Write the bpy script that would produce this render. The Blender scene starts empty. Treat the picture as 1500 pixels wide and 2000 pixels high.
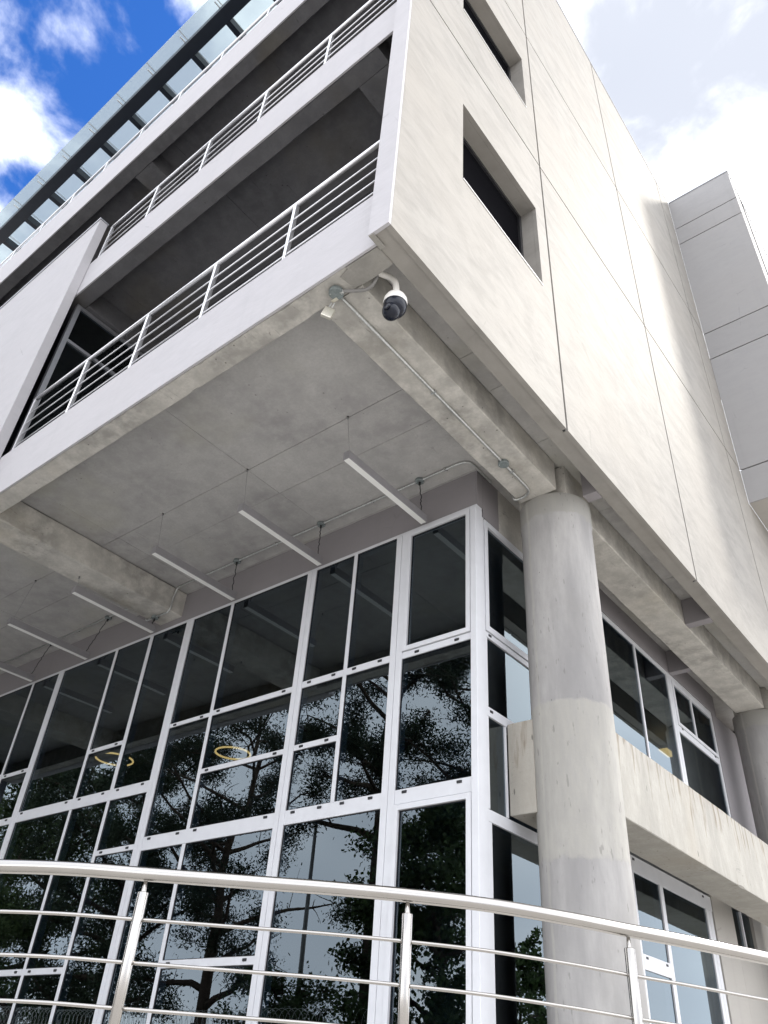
import bpy, bmesh, math, random
import numpy as np
from mathutils import Vector, Matrix, Quaternion

# ------------------------------------------------------------------ scene, camera, light
S = bpy.context.scene
C = S.collection
S.render.engine = 'CYCLES'
S.cycles.use_denoising = True
S.cycles.use_adaptive_sampling = True
S.cycles.adaptive_threshold = 0.02
S.cycles.max_bounces = 8
S.cycles.diffuse_bounces = 4
S.cycles.glossy_bounces = 4
S.cycles.transmission_bounces = 6
S.cycles.transparent_max_bounces = 12
S.cycles.caustics_reflective = False
S.cycles.caustics_refractive = False
S.cycles.sample_clamp_indirect = 6.0
S.render.resolution_x, S.render.resolution_y = 768, 1024
S.view_settings.view_transform = 'Standard'
S.view_settings.look = 'None'
S.view_settings.exposure = 0.0
S.view_settings.gamma = 1.0
S.view_settings.use_curve_mapping = False

CAM = Vector((2.3658, -2.5105, 0.0))
right = Vector((0.78075858, 0.62184508, 0.06103062))
up = Vector((0.33319551, -0.49698166, 0.80124277))
fwd = Vector((-0.52857998, 0.60524204, 0.59521868))
cd = bpy.data.cameras.new('camera')
cd.sensor_fit = 'VERTICAL'
cd.sensor_height = 36.0
cd.sensor_width = 27.0
cd.lens = 1539.88 / 2000 * 36
cd.clip_start = 0.05
cd.clip_end = 3000
cam = bpy.data.objects.new('camera', cd)
C.objects.link(cam)
cam.matrix_world = Matrix(((right.x, up.x, -fwd.x, CAM.x), (right.y, up.y, -fwd.y, CAM.y),
                           (right.z, up.z, -fwd.z, CAM.z), (0, 0, 0, 1)))
S.camera = cam

SUN_AZ, SUN_EL = math.radians(29.0), math.radians(47.0)     # azimuth from +Y towards +X
sun_dir = Vector((math.sin(SUN_AZ) * math.cos(SUN_EL), math.cos(SUN_AZ) * math.cos(SUN_EL), math.sin(SUN_EL)))
sd = bpy.data.lights.new('sun', 'SUN')
sd.energy = 3.3
sd.angle = math.radians(6.0)
sd.color = (1.0, 0.945, 0.86)
sun = bpy.data.objects.new('sun', sd)
C.objects.link(sun)
sun.location = (10, 15, 40)
sun.rotation_euler = sun_dir.to_track_quat('Z', 'Y').to_euler()

W = bpy.data.worlds.new('World')
S.world = W
W.use_nodes = True
nt = W.node_tree
for n in list(nt.nodes):
    nt.nodes.remove(n)
N, Lk = nt.nodes, nt.links


def wn(t, **kw):
    n = N.new(t)
    for k, v in kw.items():
        setattr(n, k, v)
    return n


def wmath(op, a, b=None, clamp=False):
    n = N.new('ShaderNodeMath')
    n.operation = op
    n.use_clamp = clamp
    for i, v in enumerate((a, b)):
        if v is None:
            continue
        if isinstance(v, (int, float)):
            n.inputs[i].default_value = v
        else:
            Lk.new(v, n.inputs[i])
    return n.outputs[0]


out = wn('ShaderNodeOutputWorld')
bg = wn('ShaderNodeBackground')
bg.inputs['Strength'].default_value = 0.1
Lk.new(bg.outputs[0], out.inputs[0])
sky = wn('ShaderNodeTexSky', sky_type='NISHITA', sun_disc=False, sun_elevation=SUN_EL, sun_rotation=SUN_AZ)
sky.altitude = 1200.0
sky.air_density = 1.0
sky.dust_density = 0.6
sky.ozone_density = 3.0
hs = wn('ShaderNodeHueSaturation')
hs.inputs['Saturation'].default_value = 1.30
hs.inputs['Hue'].default_value = 0.512
hs.inputs['Value'].default_value = 3.0
Lk.new(sky.outputs[0], hs.inputs['Color'])
tc = wn('ShaderNodeTexCoord')
# stretch the dome so clouds flatten towards the horizon
mp = wn('ShaderNodeMapping')
mp.inputs['Location'].default_value = (1.3, 0.1, 0.6)
mp.inputs['Scale'].default_value = (1.0, 1.0, 1.5)
Lk.new(tc.outputs['Generated'], mp.inputs['Vector'])
n1 = wn('ShaderNodeTexNoise')
n1.inputs['Scale'].default_value = 6.0
n1.inputs['Detail'].default_value = 7.0
n1.inputs['Roughness'].default_value = 0.55
n1.inputs['Distortion'].default_value = 0.25
Lk.new(mp.outputs[0], n1.inputs['Vector'])
n2 = wn('ShaderNodeTexNoise')
n2.inputs['Scale'].default_value = 1.7
n2.inputs['Detail'].default_value = 3.0
Lk.new(mp.outputs[0], n2.inputs['Vector'])
# the blue opening in the cloud cover, up and to the left of the view
dp = wn('ShaderNodeVectorMath', operation='DOT_PRODUCT')
Lk.new(tc.outputs['Generated'], dp.inputs[0])
gd = Vector((-0.72, 0.075, 0.95)).normalized()
dp.inputs[1].default_value = gd
gap = wn('ShaderNodeMapRange', interpolation_type='SMOOTHSTEP')
Lk.new(dp.outputs['Value'], gap.inputs['Value'])
gap.inputs['From Min'].default_value = 0.945
gap.inputs['From Max'].default_value = 0.990
gap.inputs['To Min'].default_value = 0.0
gap.inputs['To Max'].default_value = 0.34
cov = wmath('ADD', n1.outputs['Fac'], 0.30)
cov = wmath('SUBTRACT', cov, gap.outputs[0])
mask = wn('ShaderNodeMapRange', interpolation_type='SMOOTHSTEP')
Lk.new(cov, mask.inputs['Value'])
mask.inputs['From Min'].default_value = 0.36
mask.inputs['From Max'].default_value = 0.66
# cloud brightness: thin veils are pale blue grey, thick parts white
cb = wn('ShaderNodeMapRange', interpolation_type='SMOOTHSTEP')
Lk.new(n2.outputs['Fac'], cb.inputs['Value'])
cb.inputs['From Min'].default_value = 0.36
cb.inputs['From Max'].default_value = 0.62
mixc = wn('ShaderNodeMix', data_type='RGBA')
Lk.new(cb.outputs[0], mixc.inputs['Factor'])
mixc.inputs['A'].default_value = (20.5, 21.5, 23.8, 1)
mixc.inputs['B'].default_value = (33.0, 33.1, 34.0, 1)
# thin veil overhead, to the right of the building
dv = wn('ShaderNodeVectorMath', operation='DOT_PRODUCT')
Lk.new(tc.outputs['Generated'], dv.inputs[0])
dv.inputs[1].default_value = Vector((-0.03, 0.50, 1.02)).normalized()
veil = wn('ShaderNodeMapRange', interpolation_type='SMOOTHSTEP')
Lk.new(wmath('ADD', dv.outputs['Value'], wmath('MULTIPLY', wmath('SUBTRACT', n1.outputs['Fac'], 0.5), 0.26)), veil.inputs['Value'])
veil.inputs['From Min'].default_value = 0.93
veil.inputs['From Max'].default_value = 1.03
veil.inputs['To Min'].default_value = 0.0
veil.inputs['To Max'].default_value = 0.94
mixv = wn('ShaderNodeMix', data_type='RGBA')
Lk.new(veil.outputs[0], mixv.inputs['Factor'])
Lk.new(mixc.outputs['Result'], mixv.inputs['A'])
mixv.inputs['B'].default_value = (6.6, 7.1, 8.3, 1)
mixs = wn('ShaderNodeMix', data_type='RGBA')
Lk.new(mask.outputs[0], mixs.inputs['Factor'])
Lk.new(hs.outputs[0], mixs.inputs['A'])
Lk.new(mixv.outputs['Result'], mixs.inputs['B'])
Lk.new(mixs.outputs['Result'], bg.inputs['Color'])

# ------------------------------------------------------------------ materials
MATS = {}


class MB:
    """small node helper for one material"""

    def __init__(s, name):
        s.m = bpy.data.materials.new(name)
        s.m.use_nodes = True
        s.t = s.m.node_tree
        s.n, s.l = s.t.nodes, s.t.links
        s.b = s.n['Principled BSDF']
        s.o = s.n['Material Output']
        s.pos = s.n.new('ShaderNodeNewGeometry').outputs['Position']
        MATS[name] = s.m

    def mapped(s, scale=(1, 1, 1), rot=(0, 0, 0), loc=(0, 0, 0)):
        m = s.n.new('ShaderNodeMapping')
        m.inputs['Scale'].default_value = scale
        m.inputs['Rotation'].default_value = rot
        m.inputs['Location'].default_value = loc
        s.l.new(s.pos, m.inputs['Vector'])
        return m.outputs[0]

    def noise(s, scale, detail=4, rough=0.55, vec=None, dist=0.0):
        n = s.n.new('ShaderNodeTexNoise')
        n.inputs['Scale'].default_value = scale
        n.inputs['Detail'].default_value = detail
        n.inputs['Roughness'].default_value = rough
        n.inputs['Distortion'].default_value = dist
        s.l.new(vec or s.pos, n.inputs['Vector'])
        return n.outputs['Fac']

    def voro(s, scale, vec=None, rnd=1.0):
        n = s.n.new('ShaderNodeTexVoronoi')
        n.inputs['Scale'].default_value = scale
        n.inputs['Randomness'].default_value = rnd
        s.l.new(vec or s.pos, n.inputs['Vector'])
        return n.outputs['Distance']

    def ramp(s, v, a, b, lo=0.0, hi=1.0):
        n = s.n.new('ShaderNodeMapRange')
        n.interpolation_type = 'SMOOTHSTEP'
        s.l.new(v, n.inputs['Value'])
        n.inputs['From Min'].default_value = a
        n.inputs['From Max'].default_value = b
        n.inputs['To Min'].default_value = lo
        n.inputs['To Max'].default_value = hi
        return n.outputs[0]

    def mix(s, f, a, b, mode='MIX'):
        n = s.n.new('ShaderNodeMix')
        n.data_type = 'RGBA'
        n.blend_type = mode
        for k, v in (('Factor', f), ('A', a), ('B', b)):
            if isinstance(v, (int, float)):
                n.inputs[k].default_value = v
            elif isinstance(v, tuple):
                n.inputs[k].default_value = v + (1,) if len(v) == 3 else v
            else:
                s.l.new(v, n.inputs[k])
        return n.outputs['Result']

    def math(s, op, a, b=0.0):
        n = s.n.new('ShaderNodeMath')
        n.operation = op
        for i, v in enumerate((a, b)):
            if isinstance(v, (int, float)):
                n.inputs[i].default_value = v
            else:
                s.l.new(v, n.inputs[i])
        return n.outputs[0]

    def vary(s, c, amt):
        oi = s.n.new('ShaderNodeObjectInfo')
        f = s.math('ADD', 1.0 - amt, s.math('MULTIPLY', oi.outputs['Random'], 2 * amt))
        cc = s.n.new('ShaderNodeCombineColor')
        for q in range(3):
            s.l.new(f, cc.inputs[q])
        return s.mix(1.0, c, cc.outputs[0], 'MULTIPLY')

    def bump(s, h, strength=0.3, dist=0.01):
        n = s.n.new('ShaderNodeBump')
        n.inputs['Strength'].default_value = strength
        n.inputs['Distance'].default_value = dist
        s.l.new(h, n.inputs['Height'])
        s.l.new(n.outputs[0], s.b.inputs['Normal'])

    def set(s, col=None, rough=None, metal=None, spec=None):
        if col is not None:
            if isinstance(col, tuple):
                s.b.inputs['Base Color'].default_value = col + (1,)
            else:
                s.l.new(col, s.b.inputs['Base Color'])
        if rough is not None:
            if isinstance(rough, (int, float)):
                s.b.inputs['Roughness'].default_value = rough
            else:
                s.l.new(rough, s.b.inputs['Roughness'])
        if metal is not None:
            s.b.inputs['Metallic'].default_value = metal
        if spec is not None:
            s.b.inputs['Specular IOR Level'].default_value = spec
        return s.m


def concrete(name, base, dark, stain, pits=0.5, seed=0.0, streak=(1, 1, 1), mott=0.6):
    m = MB(name)
    v = m.mapped(scale=streak, loc=(seed, seed * 0.7, seed * 1.3))
    big = m.ramp(m.noise(0.9, 5, 0.6, v), 0.32, 0.68)
    mid = m.ramp(m.noise(5.0, 6, 0.65, v), 0.35, 0.7)
    fine = m.ramp(m.noise(38.0, 4, 0.7, v), 0.3, 0.75)
    c = m.mix(big, base, dark)
    c = m.mix(m.math('MULTIPLY', mid, mott), c, tuple(x * 1.22 for x in base))
    c = m.mix(m.math('MULTIPLY', fine, 0.40), c, tuple(x * 0.72 for x in base))
    st = m.math('MULTIPLY', m.ramp(m.noise(0.55, 3, 0.6, m.mapped(loc=(seed + 3, 1, 5))), 0.5, 0.72), 0.55)
    c = m.mix(st, c, stain)
    # air holes and scratches
    pv = m.ramp(m.voro(9.0, v), 0.05, 0.10, 1.0, 0.0)
    sel = m.ramp(m.noise(1.6, 3, 0.5, m.mapped(loc=(9 + seed, 4, 2))), 0.52, 0.60)
    pit = m.math('MULTIPLY', pv, m.math('MULTIPLY', sel, pits))
    c = m.mix(pit, c, tuple(x * 0.28 for x in base))
    sv = m.mapped(scale=(26, 5, 26), rot=(0.3, 0.5, 0.9), loc=(seed, 0, 0))
    scr = m.math('MULTIPLY', m.ramp(m.noise(1.0, 3, 0.55, sv, 1.5), 0.64, 0.71), pits * 0.8)
    scr = m.math('MULTIPLY', scr, m.ramp(m.noise(0.8, 4, 0.6, m.mapped(loc=(seed, 7, 3))), 0.50, 0.66))
    c = m.mix(scr, c, tuple(x * 0.40 for x in base))
    c = m.vary(c, 0.04)
    h = m.math('ADD', m.math('MULTIPLY', m.noise(9.0, 6, 0.7), 0.7), m.math('MULTIPLY', pit, -1.0))
    m.bump(h, 0.5, 0.015)
    return m.set(c, 0.85, spec=0.25)


def plaster(name, base, alt, warm, rot=0.6, amp=0.6, contrast=1.0, sc=(1.0, 0.55, 2.6)):
    m = MB(name)
    v = m.mapped(scale=sc, rot=(rot, 0, 0))
    a = m.ramp(m.noise(2.0, 6, 0.62, v, 0.6), 0.34, 0.68)
    b = m.ramp(m.noise(6.5, 5, 0.62, v, 0.3), 0.38, 0.70)
    g = m.ramp(m.noise(0.45, 3, 0.5), 0.35, 0.7)
    c = m.mix(m.math('MULTIPLY', a, 0.55 * contrast), base, alt)
    c = m.mix(m.math('MULTIPLY', b, 0.40 * contrast), c, tuple(x * 1.07 for x in base))
    c = m.mix(m.math('MULTIPLY', g, 0.45), c, warm)
    # hairline crazing and faint rain marks
    cr = m.n.new('ShaderNodeTexVoronoi')
    cr.feature = 'DISTANCE_TO_EDGE'
    cr.inputs['Scale'].default_value = 0.8
    m.l.new(m.mapped(scale=(1, 1, 0.7)), cr.inputs['Vector'])
    wob = m.math('ADD', cr.outputs['Distance'], m.math('MULTIPLY', m.noise(3.0, 5, 0.7), 0.05))
    ck = m.math('MULTIPLY', m.ramp(wob, 0.0235, 0.0275, 1.0, 0.0), m.ramp(m.noise(0.9, 2, 0.5, m.mapped(loc=(4, 1, 8))), 0.50, 0.62, 0.0, 0.35))
    c = m.mix(ck, c, tuple(x * 0.55 for x in base))
    rain = m.math('MULTIPLY', m.ramp(m.noise(1.0, 4, 0.6, m.mapped(scale=(5.0, 5.0, 0.28))), 0.54, 0.74), 0.30 * contrast)
    c = m.mix(rain, c, tuple(x * 0.80 for x in base))
    sp_ = m.math('MULTIPLY', m.ramp(m.voro(5.0), 0.02, 0.045, 1.0, 0.0), m.ramp(m.noise(0.8, 2), 0.5, 0.62, 0.0, 0.35))
    c = m.mix(sp_, c, tuple(x * 0.5 for x in base))
    c = m.vary(c, 0.035)
    m.bump(m.noise(5.0, 6, 0.6, v), 0.16 * amp, 0.02)
    return m.set(c, 0.72, spec=0.3)


plaster('front_plaster', (0.43, 0.420, 0.437), (0.365, 0.357, 0.373), (0.43, 0.418, 0.428), rot=0.2, amp=1.1, contrast=0.7)
plaster('facade_plaster', (0.286, 0.272, 0.250), (0.178, 0.170, 0.157), (0.293, 0.271, 0.240), rot=0.75, amp=1.5, contrast=1.0, sc=(1.0, 0.85, 1.9))
plaster('tower_plaster', (0.31, 0.306, 0.308), (0.275, 0.272, 0.274), (0.31, 0.301, 0.296), rot=0.3, amp=0.6, contrast=0.8)
plaster('bulkhead_plaster', (0.25, 0.235, 0.245), (0.23, 0.217, 0.225), (0.25, 0.235, 0.24), rot=0.1, amp=0.4, contrast=0.6)
plaster('beige_plaster', (0.36, 0.345, 0.32), (0.33, 0.32, 0.30), (0.36, 0.34, 0.315), rot=0.1, amp=0.4, contrast=0.6)
concrete('slab_concrete', (0.42, 0.412, 0.40), (0.31, 0.302, 0.30), (0.40, 0.388, 0.315), 0.5, 0.0, (1, 1, 1), 0.5)
concrete('beam_concrete', (0.49, 0.472, 0.435), (0.30, 0.29, 0.27), (0.44, 0.395, 0.31), 1.0, 4.0, (1, 1, 1), 0.85)
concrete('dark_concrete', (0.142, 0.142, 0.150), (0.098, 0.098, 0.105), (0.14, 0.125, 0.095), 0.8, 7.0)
concrete('pale_concrete', (0.37, 0.357, 0.325), (0.30, 0.29, 0.265), (0.34, 0.31, 0.26), 0.8, 2.0, (1, 1, 0.3))
_pm = MATS['pale_concrete']
_t = _pm.node_tree
_b = _t.nodes['Principled BSDF']
_src = _b.inputs['Base Color'].links[0].from_socket
_g = _t.nodes.new('ShaderNodeNewGeometry')
_sx = _t.nodes.new('ShaderNodeSeparateXYZ')
_t.links.new(_g.outputs['Position'], _sx.inputs[0])
_mp = _t.nodes.new('ShaderNodeMapping')
_mp.inputs['Scale'].default_value = (6, 6, 0.8)
_t.links.new(_g.outputs['Position'], _mp.inputs[0])
_nz = _t.nodes.new('ShaderNodeTexNoise')
_nz.inputs['Scale'].default_value = 2.2
_nz.inputs['Detail'].default_value = 6
_t.links.new(_mp.outputs[0], _nz.inputs['Vector'])
_h = _t.nodes.new('ShaderNodeMapRange')          # runs start at the top arris, fade down the face
_t.links.new(_sx.outputs['Z'], _h.inputs['Value'])
_h.inputs['From Min'].default_value = 2.35
_h.inputs['From Max'].default_value = 2.88
_mu = _t.nodes.new('ShaderNodeMath')
_mu.operation = 'ADD'
_t.links.new(_nz.outputs['Fac'], _mu.inputs[0])
_m3 = _t.nodes.new('ShaderNodeMath')
_m3.operation = 'MULTIPLY'
_m3.inputs[1].default_value = 0.16
_t.links.new(_h.outputs[0], _m3.inputs[0])
_t.links.new(_m3.outputs[0], _mu.inputs[1])
_r = _t.nodes.new('ShaderNodeMapRange')
_r.interpolation_type = 'SMOOTHSTEP'
_t.links.new(_mu.outputs[0], _r.inputs['Value'])
_r.inputs['From Min'].default_value = 0.62
_r.inputs['From Max'].default_value = 0.78
_r.inputs['To Max'].default_value = 0.7
_mx = _t.nodes.new('ShaderNodeMix')
_mx.data_type = 'RGBA'
_t.links.new(_r.outputs[0], _mx.inputs['Factor'])
_t.links.new(_src, _mx.inputs['A'])
_mx.inputs['B'].default_value = (0.17, 0.13, 0.09, 1)
_t.links.new(_mx.outputs['Result'], _b.inputs['Base Color'])
concrete('mortar', (0.29, 0.28, 0.26), (0.24, 0.235, 0.22), (0.33, 0.31, 0.27), 0.6, 5.0)
concrete('driveway', (0.42, 0.405, 0.385), (0.36, 0.35, 0.33), (0.38, 0.365, 0.33), 0.5, 1.5)
concrete('paving', (0.50, 0.485, 0.46), (0.44, 0.43, 0.405), (0.46, 0.44, 0.40), 0.5, 1.0)


def column_mat():
    m = MB('column_concrete')
    v = m.mapped(scale=(1, 1, 0.22))
    big = m.ramp(m.noise(2.4, 5, 0.6, v), 0.34, 0.68)
    fine = m.ramp(m.noise(22, 5, 0.7, v), 0.3, 0.75)
    grey = m.mix(big, (0.385, 0.376, 0.367), (0.24, 0.235, 0.235))
    beige = m.mix(big, (0.405, 0.393, 0.362), (0.32, 0.311, 0.287))
    sx = m.n.new('ShaderNodeSeparateXYZ')
    m.l.new(m.pos, sx.inputs[0])
    z = m.math('ADD', sx.outputs['Z'], m.math('MULTIPLY', m.math('SUBTRACT', m.noise(6, 6, 0.7), 0.5), 0.16))
    band = m.math('MULTIPLY', m.ramp(z, 1.605, 1.645), m.ramp(z, 2.915, 2.95, 1, 0))
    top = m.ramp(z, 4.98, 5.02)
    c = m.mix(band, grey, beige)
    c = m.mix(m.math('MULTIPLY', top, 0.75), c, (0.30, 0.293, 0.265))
    # drip of pale grout down the pour seam
    ln = m.math('ADD', m.math('MULTIPLY', sx.outputs['X'], 1.0), m.math('MULTIPLY', m.math('SUBTRACT', m.noise(2.2, 3, 0.5, m.mapped(scale=(0.2, 0.2, 1))), 0.5), 0.05))
    s1 = m.math('MULTIPLY', m.ramp(ln, -0.925, -0.905), m.ramp(ln, -0.895, -0.878, 1, 0))
    c = m.mix(m.math('MULTIPLY', s1, 0.45), c, (0.46, 0.445, 0.40))
    blot = m.ramp(m.noise(1.3, 6, 0.7, m.mapped(scale=(1, 1, 0.6), loc=(5, 2, 1))), 0.46, 0.66)
    c = m.mix(m.math('MULTIPLY', blot, 0.38), c, (0.235, 0.228, 0.215))
    c = m.mix(m.math('MULTIPLY', fine, 0.42), c, (0.27, 0.264, 0.26))
    pv = m.ramp(m.voro(9.0), 0.03, 0.06, 1.0, 0.0)
    sel = m.ramp(m.noise(2.0, 3, 0.5, m.mapped(loc=(2, 4, 2))), 0.55, 0.62)
    pit = m.math('MULTIPLY', pv, sel)
    c = m.mix(m.math('MULTIPLY', pit, 0.9), c, (0.08, 0.08, 0.08))
    scr = m.ramp(m.noise(1.0, 3, 0.5, m.mapped(scale=(30, 30, 7), rot=(0.4, 0.2, 0))), 0.66, 0.72)
    c = m.mix(m.math('MULTIPLY', scr, 0.45), c, (0.14, 0.135, 0.13))
    h = m.math('ADD', m.noise(10, 6, 0.7), m.math('MULTIPLY', band, 0.5))
    m.bump(h, 0.25, 0.01)
    m.set(c, 0.8, spec=0.3)


column_mat()


def simple(name, col, rough=0.5, metal=0.0, spec=0.5, var=0.0, vscale=20.0):
    m = MB(name)
    if var:
        f = m.ramp(m.noise(vscale, 4, 0.6), 0.3, 0.7)
        c = m.mix(f, tuple(x * (1 - var) for x in col), tuple(min(1, x * (1 + var)) for x in col))
        m.set(c, rough, metal, spec)
    else:
        m.set(col, rough, metal, spec)
    return m.m


simple('white_aluminium', (0.60, 0.61, 0.64), 0.38, 0.0, 0.5, 0.03, 6)
simple('joint_seal', (0.03, 0.029, 0.028), 0.8)
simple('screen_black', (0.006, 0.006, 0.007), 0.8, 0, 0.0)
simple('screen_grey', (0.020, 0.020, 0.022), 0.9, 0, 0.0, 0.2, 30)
simple('gasket', (0.02, 0.02, 0.022), 0.6)
simple('frame_dark', (0.03, 0.03, 0.033), 0.4, 0.3)
simple('cap_black', (0.015, 0.015, 0.018), 0.5)
simple('grey_aluminium', (0.42, 0.43, 0.46), 0.35, 0.6, 0.5, 0.04, 8)
simple('light_housing', (0.30, 0.293, 0.305), 0.45, 0.3, 0.5, 0.04, 9)
simple('diffuser', (0.80, 0.80, 0.78), 0.5, 0.0, 0.4)
simple('galvanised', (0.52, 0.53, 0.52), 0.42, 0.8, 0.5, 0.18, 60)
simple('box_grey', (0.20, 0.23, 0.23), 0.5, 0.3, 0.5, 0.15, 40)
simple('flex_grey', (0.22, 0.215, 0.21), 0.6, 0.0, 0.4)
simple('camera_white', (0.72, 0.70, 0.66), 0.42, 0.0, 0.5, 0.02, 30)
simple('camera_black', (0.008, 0.010, 0.018), 0.22, 0.0, 0.3)
simple('lens_black', (0.004, 0.005, 0.012), 0.10, 0.0, 0.4)
simple('brass_pale', (0.72, 0.69, 0.60), 0.32, 0.7, 0.5, 0.06, 80)
simple('steel_dark_blue', (0.006, 0.011, 0.022), 0.45, 0.2, 0.5, 0.1, 10)
simple('cable_black', (0.012, 0.012, 0.013), 0.55)
simple('wire_steel', (0.25, 0.25, 0.25), 0.4, 0.8)
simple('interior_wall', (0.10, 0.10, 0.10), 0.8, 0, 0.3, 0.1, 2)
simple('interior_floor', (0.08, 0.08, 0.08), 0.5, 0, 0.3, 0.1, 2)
simple('bark', (0.055, 0.042, 0.032), 0.9, 0, 0.2, 0.3, 12)
simple('needles_dark', (0.020, 0.034, 0.017), 0.7, 0, 0.25, 0.35, 3)
simple('needles_green', (0.036, 0.060, 0.018), 0.7, 0, 0.25, 0.4, 2)
simple('leaf_green', (0.040, 0.072, 0.020), 0.6, 0, 0.3, 0.4, 2)
simple('galvanised_dark', (0.18, 0.18, 0.18), 0.5, 0.6, 0.5, 0.1, 20)
simple('paint_white_trim', (0.74, 0.73, 0.72), 0.5, 0.0, 0.5)


def brushed():
    m = MB('stainless')
    f = m.noise(3.0, 3, 0.6)
    c = m.mix(f, (0.36, 0.345, 0.325), (0.44, 0.425, 0.405))
    m.set(c, m.ramp(m.noise(6, 3), 0.3, 0.7, 0.13, 0.20), 1.0)


brushed()


def painted_steel():
    m = MB('rail_steel')
    f = m.noise(1.0, 3, 0.6, m.mapped(scale=(20, 20, 20)))
    m.set(m.mix(f, (0.60, 0.60, 0.62), (0.72, 0.72, 0.74)), 0.32, 0.75)


painted_steel()


def glass(name, tint, ior, boost, gcol=(1, 1, 1)):
    m = MB(name)
    fr = m.n.new('ShaderNodeFresnel')
    fr.inputs['IOR'].default_value = ior
    # very slight roller-wave in the panes
    nb = m.n.new('ShaderNodeBump')
    nb.inputs['Strength'].default_value = 0.05
    nb.inputs['Distance'].default_value = 0.004
    m.l.new(m.noise(1.6, 1, 0.4), nb.inputs['Height'])
    tr = m.n.new('ShaderNodeBsdfTransparent')
    tr.inputs[0].default_value = tint + (1,)
    gl = m.n.new('ShaderNodeBsdfGlossy')
    gl.inputs['Roughness'].default_value = 0.0
    gl.inputs['Color'].default_value = gcol + (1,)
    m.l.new(nb.outputs[0], gl.inputs['Normal'])
    f = m.math('ADD', m.math('MULTIPLY', fr.outputs[0], 1.0 - boost), boost)
    geo = m.n.new('ShaderNodeNewGeometry')          # thin sheet: only the outer side reflects
    f = m.math('MULTIPLY', f, m.math('SUBTRACT', 1.0, geo.outputs['Backfacing']))
    mx = m.n.new('ShaderNodeMixShader')
    m.l.new(f, mx.inputs[0])
    m.l.new(tr.outputs[0], mx.inputs[1])
    m.l.new(gl.outputs[0], mx.inputs[2])
    m.l.new(mx.outputs[0], m.o.inputs['Surface'])


glass('tinted_glass', (0.22, 0.28, 0.34), 1.62, 0.07, (0.80, 0.93, 1.0))
glass('canopy_glass', (0.62, 0.67, 0.68), 1.5, 0.03)
_m = MATS['canopy_glass'].node_tree
_mx = [n for n in _m.nodes if n.type == 'MIX_SHADER'][0]
_tl = _m.nodes.new('ShaderNodeBsdfTranslucent')
_tl.inputs[0].default_value = (0.40, 0.435, 0.44, 1)
_m2 = _m.nodes.new('ShaderNodeMixShader')
_m2.inputs[0].default_value = 0.36
_m.links.new(_mx.outputs[0], _m2.inputs[1])
_m.links.new(_tl.outputs[0], _m2.inputs[2])
_m.links.new(_m2.outputs[0], [n for n in _m.nodes if n.type == 'OUTPUT_MATERIAL'][0].inputs['Surface'])


def emit(name, col, strength):
    m = MB(name)
    m.b.inputs['Base Color'].default_value = (0.8, 0.8, 0.8, 1)
    m.b.inputs['Emission Color'].default_value = col + (1,)
    m.b.inputs['Emission Strength'].default_value = strength


emit('lamp_warm', (1.0, 0.48, 0.13), 10.0)

# ------------------------------------------------------------------ object helpers
WL = {}
CACHE = {}


def tag(o, label=None, cat=None, group=None, kind=None):
    for k, v in (('label', label), ('category', cat), ('group', group), ('kind', kind)):
        if v:
            o[k] = v
    return o


def link(name, me, mat, parent=None, at=(0, 0, 0), rot=None):
    """link mesh data as an object whose world origin is `at`"""
    o = bpy.data.objects.new(name, me)
    C.objects.link(o)
    at = Vector(at)
    if mat and (not me.materials):
        me.materials.append(MATS[mat])
    o.parent = parent
    o.location = at - (WL[parent.name] if parent else Vector((0, 0, 0)))
    if rot:
        o.rotation_euler = rot
    WL[o.name] = at
    return o


def thing(name, label, cat, at, group=None):
    o = bpy.data.objects.new(name, None)
    C.objects.link(o)
    o.empty_display_size = 0.2
    o.location = at
    WL[o.name] = Vector(at)
    return tag(o, label, cat, group)


def box(name, parent, mat, x0, x1, y0, y1, z0, z1, bev=0.0):
    dx, dy, dz = abs(x1 - x0), abs(y1 - y0), abs(z1 - z0)
    key = ('box', round(dx, 4), round(dy, 4), round(dz, 4), bev, mat)
    me = CACHE.get(key)
    if me is None:
        bm = bmesh.new()
        bmesh.ops.create_cube(bm, size=1.0)
        bmesh.ops.scale(bm, vec=(dx, dy, dz), verts=bm.verts)
        if bev:
            bmesh.ops.bevel(bm, geom=bm.edges[:], offset=min(bev, dx / 3, dy / 3, dz / 3), segments=2, affect='EDGES', profile=0.6)
        me = bpy.data.meshes.new(name)
        bm.to_mesh(me)
        bm.free()
        CACHE[key] = me
    return link(name, me, mat, parent, ((x0 + x1) / 2, (y0 + y1) / 2, (z0 + z1) / 2))


def mesh_obj(name, parent, mat, verts, faces, at=(0, 0, 0), smooth=False):
    at = Vector(at)
    me = bpy.data.meshes.new(name)
    me.from_pydata([tuple(Vector(v) - at) for v in verts], [], faces)
    if smooth:
        me.polygons.foreach_set('use_smooth', [True] * len(me.polygons))
    me.update()
    return link(name, me, mat, parent, at)


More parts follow.
